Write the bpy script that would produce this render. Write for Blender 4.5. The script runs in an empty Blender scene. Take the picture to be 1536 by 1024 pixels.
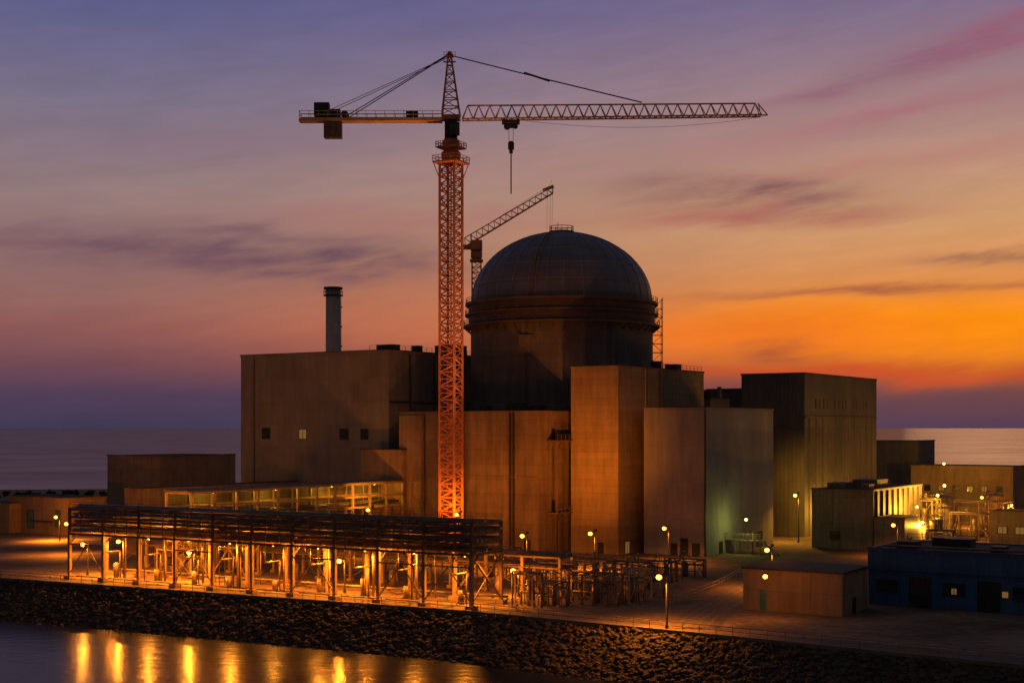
import bpy, math, random
from mathutils import Vector, Matrix
random.seed(7)
R=math.radians
def lin(c):
    return tuple(((v/255)/12.92 if v/255<=0.04045 else (((v/255)+0.055)/1.055)**2.4) for v in c)
scene=bpy.context.scene
scene.view_settings.view_transform='Standard'
scene.view_settings.look='None'
scene.view_settings.exposure=0
COL=scene.collection

# ------------------------------------------------------------ mesh builder
class MB:
    def __init__(s): s.v=[]; s.f=[]
    def obox(s,o,ex,ey,ez):
        o=Vector(o);ex=Vector(ex);ey=Vector(ey);ez=Vector(ez)
        n=len(s.v)
        for c in (0,1):
            for b in (0,1):
                for a in (0,1):
                    s.v.append(tuple(o+ex*a+ey*b+ez*c))
        fs=[(0,2,3,1),(4,5,7,6),(0,1,5,4),(2,6,7,3),(0,4,6,2),(1,3,7,5)]
        flip=ex.cross(ey).dot(ez)<0
        for f in fs:
            f=tuple(n+i for i in f)
            s.f.append(f[::-1] if flip else f)
    def box(s,x0,x1,y0,y1,z0,z1):
        s.obox((x0,y0,z0),(x1-x0,0,0),(0,y1-y0,0),(0,0,z1-z0))
    def beam(s,p,q,w,h=None):
        h=h or w
        p=Vector(p);q=Vector(q);d=q-p
        if d.length<1e-5:return
        up=Vector((0,0,1))
        if abs(d.normalized().z)>0.99: up=Vector((0,1,0))
        x=d.cross(up).normalized()*w; y=x.cross(d).normalized()*h
        s.obox(p-x/2-y/2,x,y,d)
    def tube(s,p,q,r,n=8,r2=None):
        r2=r if r2 is None else r2
        p=Vector(p);q=Vector(q);d=q-p
        up=Vector((0,0,1))
        if abs(d.normalized().z)>0.99: up=Vector((0,1,0))
        x=d.cross(up).normalized(); y=d.normalized().cross(x)
        b=len(s.v)
        for i in range(n):
            a=2*math.pi*i/n; e=x*math.cos(a)+y*math.sin(a)
            s.v.append(tuple(p+e*r)); s.v.append(tuple(q+e*r2))
        for i in range(n):
            j=(i+1)%n
            s.f.append((b+2*i,b+2*j,b+2*j+1,b+2*i+1))
        s.f.append(tuple(b+2*i for i in range(n))[::-1]); s.f.append(tuple(b+2*i+1 for i in range(n)))
    def path(s,pts,r,n=8):
        for a,b in zip(pts,pts[1:]): s.tube(a,b,r,n)
    def lathe(s,prof,n=96,c=(0,0)):
        b=len(s.v);m=len(prof)
        for i in range(n):
            a=2*math.pi*i/n
            for r,z in prof: s.v.append((c[0]+r*math.cos(a),c[1]+r*math.sin(a),z))
        for i in range(n):
            j=(i+1)%n
            for k in range(m-1):
                s.f.append((b+i*m+k,b+j*m+k,b+j*m+k+1,b+i*m+k+1))
    def ball(s,c,r,n=8,m=6,sz=1):
        b=len(s.v)
        for k in range(m+1):
            t=math.pi*k/m
            for i in range(n):
                a=2*math.pi*i/n
                s.v.append((c[0]+r*math.sin(t)*math.cos(a),c[1]+r*math.sin(t)*math.sin(a),c[2]+sz*r*math.cos(t)))
        for k in range(m):
            for i in range(n):
                j=(i+1)%n
                s.f.append((b+k*n+i,b+(k+1)*n+i,b+(k+1)*n+j,b+k*n+j))
    def rail(s,pts,h=1.1,sp=2.0,w=0.07):
        for a,b in zip(pts,pts[1:]):
            a=Vector(a);b=Vector(b);L=(b-a).length;n=max(1,int(L/sp))
            for i in range(n+1):
                p=a.lerp(b,i/n); s.beam(p,p+Vector((0,0,h)),w)
            for z in (h,h*0.5):
                s.beam(a+Vector((0,0,z)),b+Vector((0,0,z)),w)
    def make(s,name,mat,parent=None,smooth=False):
        me=bpy.data.meshes.new(name); me.from_pydata(s.v,[],s.f); me.materials.append(mat)
        if smooth:
            for p in me.polygons:p.use_smooth=True
        me.update()
        o=bpy.data.objects.new(name,me); COL.objects.link(o)
        if parent: o.parent=parent
        return o
def root(name,loc,rot=0):
    e=bpy.data.objects.new(name,None); COL.objects.link(e)
    e.location=loc; e.rotation_euler=(0,0,rot); e.empty_display_size=1
    return e

# ------------------------------------------------------------ materials
class NT:
    def __init__(s,nt): s.nt=nt
    def new(s,t): return s.nt.nodes.new(t)
    def put(s,sock,v):
        if isinstance(v,bpy.types.NodeSocket): s.nt.links.new(v,sock)
        elif isinstance(v,(tuple,list)) and len(v)==3 and sock.type=='RGBA': sock.default_value=(*v,1)
        else: sock.default_value=v
    def M(s,op,*a,clamp=False):
        n=s.new('ShaderNodeMath'); n.operation=op; n.use_clamp=clamp
        for i,v in enumerate(a): s.put(n.inputs[i],v)
        return n.outputs[0]
    def mix(s,f,a,b,bt='MIX'):
        n=s.new('ShaderNodeMix'); n.data_type='RGBA'; n.blend_type=bt
        s.put(n.inputs[0],f); s.put(n.inputs[6],a); s.put(n.inputs[7],b)
        return n.outputs[2]
    def rng(s,v,a,b,c,d,smooth=False):
        n=s.new('ShaderNodeMapRange'); n.interpolation_type='SMOOTHSTEP' if smooth else 'LINEAR'
        s.put(n.inputs[0],v)
        for i,x in enumerate((a,b,c,d)): n.inputs[i+1].default_value=x
        return n.outputs[0]
    def comb(s,x,y,z):
        n=s.new('ShaderNodeCombineXYZ'); s.put(n.inputs[0],x);s.put(n.inputs[1],y);s.put(n.inputs[2],z); return n.outputs[0]
    def noise(s,vec,scale,det=4,rough=.55,dist=0):
        n=s.new('ShaderNodeTexNoise'); s.put(n.inputs['Vector'],vec)
        n.inputs['Scale'].default_value=scale;n.inputs['Detail'].default_value=det
        n.inputs['Roughness'].default_value=rough;n.inputs['Distortion'].default_value=dist
        return n.outputs[0]
def newmat(name):
    m=bpy.data.materials.new(name); m.use_nodes=True
    nt=m.node_tree; b=nt.nodes['Principled BSDF']
    return m,NT(nt),b
def mul3(c,k): return tuple(x*k for x in c)
def mat_simple(name,col,rough=.6,metal=0,var=.3,scale=.8,bump=0):
    m,N,b=newmat(name)
    tc=N.new('ShaderNodeTexCoord').outputs['Object']
    n=N.noise(tc,scale,5,.6)
    f=N.rng(n,.3,.7,0,1)
    N.put(b.inputs['Base Color'],N.mix(f,mul3(col,1-var),mul3(col,1+var)))
    b.inputs['Roughness'].default_value=rough; b.inputs['Metallic'].default_value=metal
    if bump:
        bn=N.new('ShaderNodeBump'); bn.inputs['Strength'].default_value=bump; bn.inputs['Distance'].default_value=.2
        N.put(bn.inputs['Height'],N.noise(tc,scale*3,6,.6)); N.put(b.inputs['Normal'],bn.outputs[0])
    return m
def mat_wall(name,col,pw=6,ph=3,line=.55,rib=0,streak=.3,rough=.75,cyl=0,mort=.07,off=0.0):
    m,N,b=newmat(name)
    tc=N.new('ShaderNodeTexCoord').outputs['Object']
    sp=N.new('ShaderNodeSeparateXYZ'); N.put(sp.inputs[0],tc)
    if cyl: s=N.M('MULTIPLY',N.M('ARCTAN2',sp.outputs[1],sp.outputs[0]),cyl)
    else: s=N.M('ADD',sp.outputs[0],sp.outputs[1])
    z=sp.outputs[2]
    br=N.new('ShaderNodeTexBrick'); N.put(br.inputs['Vector'],N.comb(s,z,0.0))
    br.offset=off; br.inputs['Scale'].default_value=1
    br.inputs['Mortar Size'].default_value=mort; br.inputs['Mortar Smooth'].default_value=.2
    br.inputs['Brick Width'].default_value=pw; br.inputs['Row Height'].default_value=ph
    br.inputs['Bias'].default_value=0
    N.put(br.inputs['Color1'],mul3(col,.92));N.put(br.inputs['Color2'],mul3(col,1.08));N.put(br.inputs['Mortar'],mul3(col,line))
    st=N.noise(N.comb(N.M('MULTIPLY',s,.7),N.M('MULTIPLY',z,.06),0.0),1,7,.72)
    bl=N.noise(tc,.1,7,.68)
    f=N.M('MULTIPLY',N.rng(st,.3,.7,1-streak,1+streak*.5),N.rng(bl,.3,.7,1-streak*.8,1+streak*.6))
    c=N.mix(1.0,br.outputs[0],N.comb(f,f,f),'MULTIPLY')
    N.put(b.inputs['Base Color'],c); b.inputs['Roughness'].default_value=rough
    bn=N.new('ShaderNodeBump'); bn.inputs['Strength'].default_value=.4; bn.inputs['Distance'].default_value=.08
    h=N.M('MULTIPLY',br.outputs[1],-1.0)
    if rib: h=N.M('ADD',h,N.M('MULTIPLY',N.M('SINE',N.M('MULTIPLY',s,2*math.pi/rib)),.6))
    h=N.M('ADD',h,N.M('MULTIPLY',N.noise(tc,1.5,4),.5))
    N.put(bn.inputs['Height'],h); N.put(b.inputs['Normal'],bn.outputs[0])
    return m
def mat_emit(name,col,st):
    m,N,b=newmat(name)
    N.put(b.inputs['Base Color'],(0.1,.1,.1)); N.put(b.inputs['Emission Color'],col); b.inputs['Emission Strength'].default_value=st
    return m
CONC=mat_wall('concrete_wall',(.28,.185,.105),pw=10.4,ph=3.3,line=.72,streak=.42,mort=.06)
CONC2=mat_wall('tower_concrete',(.38,.25,.11),pw=30,ph=1.5,line=.8,streak=.32,mort=.06)
HALL=mat_wall('hall_cladding',(.28,.245,.20),pw=6,ph=5.75,line=.86,rib=0,streak=.24,mort=.06)
BOXW=mat_wall('box_cladding',(.34,.305,.285),pw=2.9,ph=8,line=.82,rib=0,streak=.24,mort=.06)
DARKW=mat_wall('dark_cladding',(.15,.135,.12),pw=4.4,ph=14,line=.72,rib=1.1,streak=.28)
CORR=mat_wall('corrugated_wall',(.22,.18,.15),pw=1.6,ph=6,line=.65,rib=.8,streak=.4,rough=.5)
PLAST=mat_wall('rendered_wall',(.36,.245,.14),pw=5,ph=3.1,line=.82,streak=.35)
BLUE=mat_wall('blue_cladding',(.03,.11,.25),pw=2,ph=5,line=.6,rib=1.0,streak=.3,rough=.5)
CYL=mat_wall('containment_concrete',(.15,.125,.115),pw=9,ph=3,line=.8,streak=.38,cyl=22.9,mort=.07)
DOME=mat_wall('dome_steel',(.16,.155,.185),pw=4.47,ph=3.0,line=.7,streak=.25,rough=.5,cyl=22.8,mort=.1)
DOMER=mat_simple('dome_rib',(.27,.24,.25),.5,.2,.2,.3)
ROOF=mat_simple('roof_felt',(.06,.056,.056),.9,0,.35,.3)
STEEL=mat_simple('painted_steel',(.17,.105,.06),.55,.1,.4,.5)
STEELL=mat_simple('light_steel',(.36,.28,.19),.5,.1,.35,.5)
POST=mat_simple('rack_post_paint',(.32,.21,.11),.5,.1,.3,.5)
PIPE=mat_simple('pipe_lagging',(.22,.16,.11),.45,.3,.5,.4)
CRANEM=mat_simple('crane_paint',(.62,.22,.08),.5,.0,.25,.3)
CRANEJ=mat_simple('crane_jib_paint',(.68,.38,.17),.5,.0,.25,.3)
DARK=mat_simple('dark_metal',(.04,.035,.033),.6,.2,.3,.5)
GLASS=mat_simple('window_glass',(.03,.035,.04),.12,0,.3,.5)
TEAL=mat_simple('teal_glass',(.08,.22,.22),.2,0,.3,.5)
STACK=mat_wall('stack_paint',(.55,.52,.53),pw=3,ph=4,line=.8,streak=.25,cyl=2.2)
SOD=(1,.27,.016); YEL=(1,.46,.04); GRN=(.9,1,.2)
E_SOD=mat_emit('sodium_lamp_glass',(1,.38,.04),9)
E_YEL=mat_emit('yellow_lamp_glass',(1,.52,.07),9)
E_GRN=mat_emit('green_lamp_glass',(.85,1,.2),4)
E_WIN=mat_emit('lit_window_glass',(1,.5,.1),.16)

# ------------------------------------------------------------ lights
def plight(parent,loc,P,col,r=.3,name='bulb'):
    l=bpy.data.lights.new(name,'POINT'); l.energy=P; l.color=col; l.shadow_soft_size=r
    o=bpy.data.objects.new(name,l); COL.objects.link(o); o.parent=parent; o.location=loc; return o
def dlight(parent,loc,P,col,r=.3,name='bulb',ang=162):
    """shielded luminaire: everything below the housing, nothing above it"""
    l=bpy.data.lights.new(name,'SPOT'); l.energy=P; l.color=col; l.shadow_soft_size=r; l.spot_size=R(ang); l.spot_blend=.6
    o=bpy.data.objects.new(name,l); COL.objects.link(o); o.parent=parent; o.location=loc; return o
def spot(parent,loc,target,P,col,ang=90,blend=1,name='added_flood_bulb'):
    l=bpy.data.lights.new(name,'SPOT'); l.energy=P; l.color=col; l.spot_size=R(ang); l.spot_blend=blend; l.shadow_soft_size=.4
    o=bpy.data.objects.new(name,l); COL.objects.link(o); o.parent=parent; o.location=loc
    d=Vector(target)-Vector(loc); o.rotation_euler=d.to_track_quat('-Z','Y').to_euler(); return o
def street_lamp(X,Y,h,P,col=SOD,arm=(-1.1,0),em=None,added_flood=None,z0=0,bare=False):
    em=em or E_SOD
    r=root('street_lamp',(X,Y,z0))
    m=MB(); m.tube((0,0,0),(0,0,h),.16,8,.09); m.tube((0,0,0),(0,0,.5),.25,8)
    ax,ay=arm; m.tube((0,0,h-.15),(ax*.75,ay*.75,h+.12),.06,6)
    m.make('pole',DARK,r)
    m=MB()
    m.obox((ax*.6-.35,ay*.6-.25,h+.2),(.9,0,0),(0,.5,0),(0,0,.14)); m.make('lamp_housing',DARK,r)
    m=MB(); m.ball((ax*.85,ay*.85,h-.16),.42,12,8,.85); m.make('lamp_glass',em,r,True)
    if bare: plight(r,(ax*.85,ay*.85,h-.9),P,col)
    else: dlight(r,(ax*.85,ay*.85,h-.75),P,col)
    if added_flood:  # floods added to the poles to wash nearby walls with light
        for (tx,ty,tz,fp,ang) in added_flood:
            tgt=Vector((tx-X,ty-Y,tz-z0)); loc=Vector((0,0,h+.6)); 
            d=(tgt-loc).normalized()
            mm=MB(); mm.beam(loc-d*.5,loc-d*.05,.5,.4); mm.make('added_flood_housing',DARK,r)
            spot(r,loc+d*.1,tgt,fp,col,ang)
    return r
def wall_lamp(X,Y,z,P,col=YEL,em=None,back=(0,1)):
    r=root('wall_lamp',(X,Y,z)); m=MB()
    m.beam((0,0,.5),(back[0]*1.2,back[1]*1.2,.5),.1); m.box(-.3,.3,-.3,.3,.38,.52); m.make('bracket',DARK,r)
    m=MB(); m.ball((0,0,.05),.36,12,8,.85); m.make('lamp_glass',em or E_YEL,r,True)
    plight(r,(0,0,-.7),P,col)

# ------------------------------------------------------------ buildings
TH=R(33); ROT=-TH
def building(name,c,La,Lb,H,wall,par=.7,railing=False,rot=ROT,roof=ROOF):
    r=root(name,(c[0],c[1],0),rot)
    m=MB(); m.box(-La,0,0,Lb,-.5,H); m.make('walls',wall,r)
    m=MB(); m.box(-La+.25,-.25,.25,Lb-.25,H+.01,H+.12); m.make('roof_deck',roof,r)
    m=MB(); e=.12
    m.box(-La-e,e,-e,.28,H+.015,H+par); m.box(-La-e,e,Lb-.28,Lb+e,H+.015,H+par)
    m.box(-La-e,-La+.28,.285,Lb-.285,H+.015,H+par); m.box(-.28,e,.285,Lb-.285,H+.015,H+par)
    m.make('parapet',wall,r)
    m=MB(); m.box(-La-e*2,e*2,-e*2,.3,H+par+.003,H+par+.15);m.box(-.3,e*2,.305,Lb,H+par+.003,H+par+.15); m.make('coping',DARK,r)
    if railing:
        m=MB(); z=H+par; m.rail([(-La,.1,z),(-.1,.1,z),(-.1,Lb,z)],1.1,2.5,.07); m.make('roof_railing',DARK,r)
    return r
def windows(r,face,items,glass=GLASS,frame=DARK,La=0):
    g=MB();f=MB()
    for (p,z,w,h) in items:
        def bx(m,a,b,z0,z1,d):
            if face=='L': m.box(a,b,-d,.02,z0,z1)
            else: m.box(-.02,d,a,b,z0,z1)
        s=-1 if face=='L' else 1
        c=s*p
        bx(g,c-w/2,c+w/2,z,z+h,.03)
        t=.12
        bx(f,c-w/2-t,c-w/2,z-t,z+h+t,.1);bx(f,c+w/2,c+w/2+t,z-t,z+h+t,.1)
        bx(f,c-w/2+.002,c+w/2-.002,z-t,z,.12);bx(f,c-w/2+.002,c+w/2-.002,z+h,z+h+t,.09)
        if w>1.4: bx(f,c-.05,c+.05,z+.002,z+h-.002,.07)
    g.make('windows',glass,r); f.make('window_frames',frame,r)
def roofbox(r,x,y,w,d,z,h,mat=DARK,name='roof_unit'):
    m=MB(); m.box(x-w/2,x+w/2,y-d/2,y+d/2,z+.12,z+h)
    m.box(x-w/2-.1,x+w/2+.1,y-d/2-.1,y+d/2+.1,z+h+.003,z+h+.12)
    m.make(name,mat,r)

# turbine hall
r=building('turbine_hall',(-29.8,330),48.9,42,46.2,HALL,.6)
windows(r,'L',[(40,25.2,2.6,2.6),(14,25.2,2.6,2.4),(7.5,25.2,2.2,2.4)],GLASS)
windows(r,'L',[(27.5,25.2,2.4,2.3)],E_WIN)
roofbox(r,-2.5,3,5,3,46.2,1.9); roofbox(r,-2,14,2,2,46.2,2.2); roofbox(r,-3,30,6,6,46.2,3)
m=MB(); m.rail([(-6,.1,46.9),(-.1,.1,46.9),(-.1,42,46.9)],1.1,2.2,.07); m.make('roof_railing',DARK,r)
m=MB()
for y in (8,18,28): m.tube((.35,y,0),(.35,y,46),.22)
for z in (34,22): m.box(.003,.3,.2,41.8,z,z+.3)
m.tube((-44,-.25,0),(-44,-.25,46),.1)
m.make('downpipes',DARK,r)
r=building('hall_annex',(-25.5,318),12.5,7,22.4,PLAST,.4)

# auxiliary building
r=building('auxiliary_building',(5.9,300),38.4,30,31.2,CONC,.5,railing=False)
m=MB(); m.rail([(-34,.2,31.8),(-.2,.2,31.8),(-.2,16,31.8)],1.2,2.4,.07); m.make('roof_railing',DARK,r)
m=MB()
m.box(-7.6,-7.2,-.35,-.003,0,31.4); m.box(-6.7,-6.3,-.35,-.003,0,31.4)
m.tube((-20,-.3,0),(-20,-.3,31),.13); m.tube((-31,-.3,0),(-31,-.3,31),.13)
m.make('conduits',DARK,r)
m=MB(); m.box(-38.4,-.003,-.22,-.003,16.8,17.1); m.make('ledge',CONC,r)
m=MB(); m.box(-38.3,-32,-.5,-.003,0,30.8); m.make('wall_pilaster',PLAST,r)
roofbox(r,-9,5,4,3,31.2,2.2);roofbox(r,-6,9,3,3,31.2,1.8);roofbox(r,-28,7,6,4,31.2,2.4);roofbox(r,-18,6,2,2,31.2,1.7)
m=MB()
for z in (9.2,25.2):
    m.box(.003,3,3,13,z-.3,z)
    for y in (3.2,8,12.8): m.beam((.1,y,z-2),(2.8,y,z-.3),.15)
    m.rail([(3,3,z),(3,13,z)],1.2,1.6,.08); m.beam((2.8,3.2,0),(2.8,3.2,z-.3),.25)
m.make('balconies',STEEL,r)
windows(r,'R',[(6,9.3,1.2,2.4),(6,25.3,1.2,2.4)])
windows(r,'L',[(3,.1,1.6,3),(28,.1,2.4,3.4)],DARK)
# stair tower
r=building('stair_tower',(23.4,300),12.1,43.9,41.3,CONC2,.35)
m=MB()
m.box(-1.0,.003,-.12,-.003,0,41.3)
m.box(.003,.25,12.5,12.9,0,41.3);
m.tube((.3,20,31),(.3,20,41),.25)
m.make('corner_trim',CONC2,r)
windows(r,'L',[(4.5,.2,1.3,2.3)],DARK)
windows(r,'R',[(4,.1,2,2.6)],E_WIN)
roofbox(r,-4,26,2,2,41.3,2.2); roofbox(r,-3,33,3,3,41.3,1.8)
m=MB(); m.rail([(-.2,20,41.8),(-.2,43,41.8)],1.1,2,.07); m.make('roof_railing',DARK,r)
# box building
r=building('switchgear_building',(41.9,296),14.9,38.3,32.1,BOXW,.3)
windows(r,'L',[(2.2,0.1,1.6,2.6),(5,.1,1.6,3.6),(7.5,.1,1.4,2.4)],DARK)
windows(r,'R',[(8,.1,1.6,2.6),(30,.1,3,3.4)],DARK)
m=MB(); m.box(-.2,.14,-.14,.2,0,32); m.make('corner_trim',DARK,r)
# middle back low roofs
r=building('ventilation_building',(66,372),14,20,38.2,DARKW,.4)
r=building('filter_building',(50,345),6,12,35.0,DARKW,.4)
roofbox(r,-2,3,2,2,35,2.5);
m=MB()
for x in (-5,-3.4): m.tube((x,2,35),(x,2,38),.4)
m.tube((-1,8,35),(-1,8,38.5),.6); m.make('vents',PIPE,r)
# right hall
r=building('diesel_hall',(75,350),17.4,57.5,41.6,DARKW,.4)
it=[(8+i*2.9,33,.55,2.4) for i in range(15) if i not in(4,9)]
windows(r,'R',it,GLASS,DARKW)
m=MB()
for y in range(3,57,5): m.box(.003,.22,y,y+.25,0,30.5)
m.box(.003,.3,0,57,30.6,31.0)
m.make('pilasters',DARKW,r)
# left store building
r=building('workshop_building',(-103.1,400),22.8,30.9,19.4,PLAST,.3)
# left gatehouse
r=building('gatehouse_building',(-115.4,354),24.4,13,9.2,PLAST,.5)
windows(r,'L',[(3.5,2.2,1.6,4.2),(14.5,1.5,2.6,4.6),(21.5,2.4,1,3)],TEAL)
m=MB(); m.box(-13.4,-5,-.9,-.003,3.4,3.6); m.make('canopy',DARK,r)
r=building('gatehouse_annex',(-133,361),12,10,7.5,PLAST,.4)
# low flat building
building('cable_building',(-81,300),6,50,14.2,PLAST,.4)
# small orange building
r=building('pump_house',(48.9,202),15.8,11.5,6.0,PLAST,.3)
windows(r,'L',[(12.5,.1,1.1,3.2)],TEAL,STEELL)
m=MB(); m.box(-16.1,.3,-.3,11.8,6.47,6.62); m.make('roof_slab',ROOF,r)
windows(r,'R',[(5,.1,1.2,2.2)],DARK)
# blue building
r=building('blue_warehouse',(94.4,192.5),45,20,8.6,BLUE,.3)
m=MB(); m.box(-45,-.01,-.35,-.01,5.6,8.3); m.make('fascia',BLUE,r)
windows(r,'L',[(42-i*5.2,.2 if i%2 else 2.2,3.2,4.4 if i%2 else 1.8) for i in range(8)],GLASS)
windows(r,'L',[(33.8-2.2,2.4,.8,.9),(24,2.4,.9,.9)],E_WIN)
for x,y,w,h in ((-40,5,3,1.2),(-33,9,4,1.6),(-26,5,2,1.0),(-36,14,5,1.3)): roofbox(r,x,y,w,3,8.6,h)
m=MB(); m.rail([(-44.8,19.8,8.9),(-.2,19.8,8.9)],1,2.5,.08); m.path([(-43,3,9.2),(-20,3,9.2),(-20,12,9.2)],.2); m.make('roof_pipes',PIPE,r)
# mid right
r=building('compressor_house',(82.3,311),14.6,37.9,13.5,CORR,.3)
windows(r,'L',[(9,2.2,2.2,1.8)],GLASS)
windows(r,'R',[(6,6,1.5,1.5),(14,6,1.5,1.5),(22,6,1.5,1.5),(30,6,1.5,1.5)],E_WIN)
roofbox(r,-10,6,4,6,13.5,1.5,CORR);roofbox(r,-6,16,6,8,13.5,2.0,CORR);roofbox(r,-3,5,2,4,13.5,1.3,CORR);roofbox(r,-8,27,5,7,13.5,1.5,CORR)
m=MB()
for y in range(2,37,4): m.box(.003,.35,y,y+.4,0,13.4)
m.make('pilasters',CORR,r)
r=building('lower_shed',(88,306),7,12,7.5,CORR,.2)
windows(r,'R',[(4,.1,2.4,3)],DARK)
building('store_building',(128,430),13.5,18,23.6,DARKW,.3)
r=building('maintenance_building',(146.8,400),30,16,16.3,PLAST,.3)
windows(r,'L',[(4+i*4.2,9,1.6,1.6) for i in (0,2,3,5)],GLASS)
windows(r,'L',[(4+i*4.2,9,1.6,1.6) for i in (1,4)],E_WIN)
r=building('control_cabin',(123.5,318),12,10,8,PLAST,.3); windows(r,'L',[(9,3,2,1.6),(5,3,2,1.6)],E_WIN)
r=building('water_treatment_building',(176,380),22,14,12,DARKW,.3)

# ------------------------------------------------------------ reactor
r=root('reactor_containment',(12.5,345,0))
m=MB(); m.lathe([(22.9,-.5),(22.9,53.2)],128); m.make('cylinder_wall',CYL,r,True)
m=MB()
m.lathe([(22.9,53),(24.8,53),(24.8,53.5),(23.5,53.5),(23.5,55.9),(24.4,55.9),(24.4,56.3),(23.5,56.3),(23.5,58.5),(24.3,58.5),(24.3,59.1),(22.7,59.3)],128)
for rr,z in ((24.65,53.5),(24.3,56.3),(24.15,59.1)):
    n=64
    for k in (1.1,.55): m.lathe([(rr-.05,z+k),(rr+.05,z+k),(rr+.05,z+k+.09),(rr-.05,z+k+.09)],96)
    for i in range(n):
        a=2*math.pi*i/n; p=(rr*math.cos(a),rr*math.sin(a),z); m.beam(p,(p[0],p[1],z+1.15),.09)
for i in range(48):
    a=2*math.pi*i/48; m.beam((22.9*math.cos(a),22.9*math.sin(a),51.6),(24.6*math.cos(a),24.6*math.sin(a),53),.25)
m.make('ring_gallery',mat_simple('gallery_steel',(.12,.08,.06),.6,.1,.3,.4),r)
prof=[]
for i in range(33):
    t=math.pi/2*i/32; prof.append((max(.01,22.8*math.cos(t)),59.2+18*math.sin(t)))
m=MB(); m.lathe(prof,128); m.make('dome',DOME,r,True)
m=MB()
for k in range(32):
    a=2*math.pi*k/32
    pts=[((p[0]+.04)*math.cos(a),(p[0]+.04)*math.sin(a),p[1]+.03) for p in prof[::2]]
    if k%2: pts=pts[:13]
    for p,q in zip(pts,pts[1:]): m.beam(p,q,.17,.17)
for i in (5,10,15,20,25):
    rr,z=prof[i]; m.lathe([(rr+.0,z-.08),(rr+.11,z-.08),(rr+.09,z+.08),(rr-.1,z+.1)],96)
m.make('dome_ribs',DOMER,r)
m=MB()
for w in (-.5,.5):
    a=R(251)
    pts=[((p[0]+.35)*math.cos(a)-w*math.sin(a),(p[0]+.35)*math.sin(a)+w*math.cos(a),p[1]+.25) for p in prof[:-2:2]]
    for p,q in zip(pts,pts[1:]): m.beam(p,q,.15)
m.make('dome_ladder',mat_simple('ladder_paint',(.4,.18,.08),.6),r)
m=MB(); m.lathe([(3.2,76.7),(3.2,77.5),(0.01,77.6)],24)
for i in range(12):
    a=2*math.pi*i/12; m.beam((3*math.cos(a),3*math.sin(a),77.4),(3*math.cos(a),3*math.sin(a),78.7),.1)
m.lathe([(2.95,78.6),(3.05,78.6),(3.05,78.75),(2.95,78.75)],24)
m.lathe([(2.95,78),(3.05,78),(3.05,78.1),(2.95,78.1)],24)
m.beam((-.9,0,77.5),(-.9,0,79.9),.12); m.make('dome_top_platform',DARK,r)
m=MB()
for a in (R(300),R(245)):
    c,s_=math.cos(a),math.sin(a); m.beam((23.1*c,23.1*s_,30),(23.1*c,23.1*s_,53),.9,.6)
m.obox((-11,-21.9,45.6),(4.6,0,0),(0,1.2,0),(0,0,4.4))
m.make('buttresses',CYL,r)
m=MB()
x0,x1,y0,y1=22.7,25.2,-3,0
for x in(x0,x1):
    for y in (y0,y1): m.beam((x,y,38),(x,y,60.5),.16)
z=38
i=0
while z<60:
    for a,b in (((x0,y0),(x1,y0)),((x1,y0),(x1,y1)),((x0,y1),(x1,y1))): m.beam((*a,z),(*b,z),.12)
    m.beam((x0 if i%2 else x1,y0,z),(x1 if i%2 else x0,y0,z+2.2),.12); z+=2.2;i+=1
m.make('scaffold_stair',STEEL,r)

# ------------------------------------------------------------ stack
r=root('ventilation_stack',(-55,420,0))
m=MB(); m.lathe([(2.5,0),(2.25,70.5),(2.25,71)],32); m.make('shaft',STACK,r,True)
m=MB()
m.lathe([(2.3,68.4),(3,68.4),(3,68.7),(2.3,68.7)],32); m.lathe([(2.3,70.3),(2.9,70.4),(2.9,71.1),(1.9,71.1),(1.9,69)],32)
for i in range(16):
    a=2*math.pi*i/16; m.beam((2.95*math.cos(a),2.95*math.sin(a),68.5),(2.95*math.cos(a),2.95*math.sin(a),70),.09)
m.lathe([(2.9,69.7),(3,69.7),(3,69.85),(2.9,69.85)],32)
m.beam((2.5,-.3,30),(2.4,-.3,68),.09); m.beam((2.5,.3,30),(2.4,.3,68),.09)
for z in (53,59,65): m.beam((2.2,0,z),(2.8,0,z),.12,.4)
m.make('top_gallery_and_ladder',DARK,r)

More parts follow.
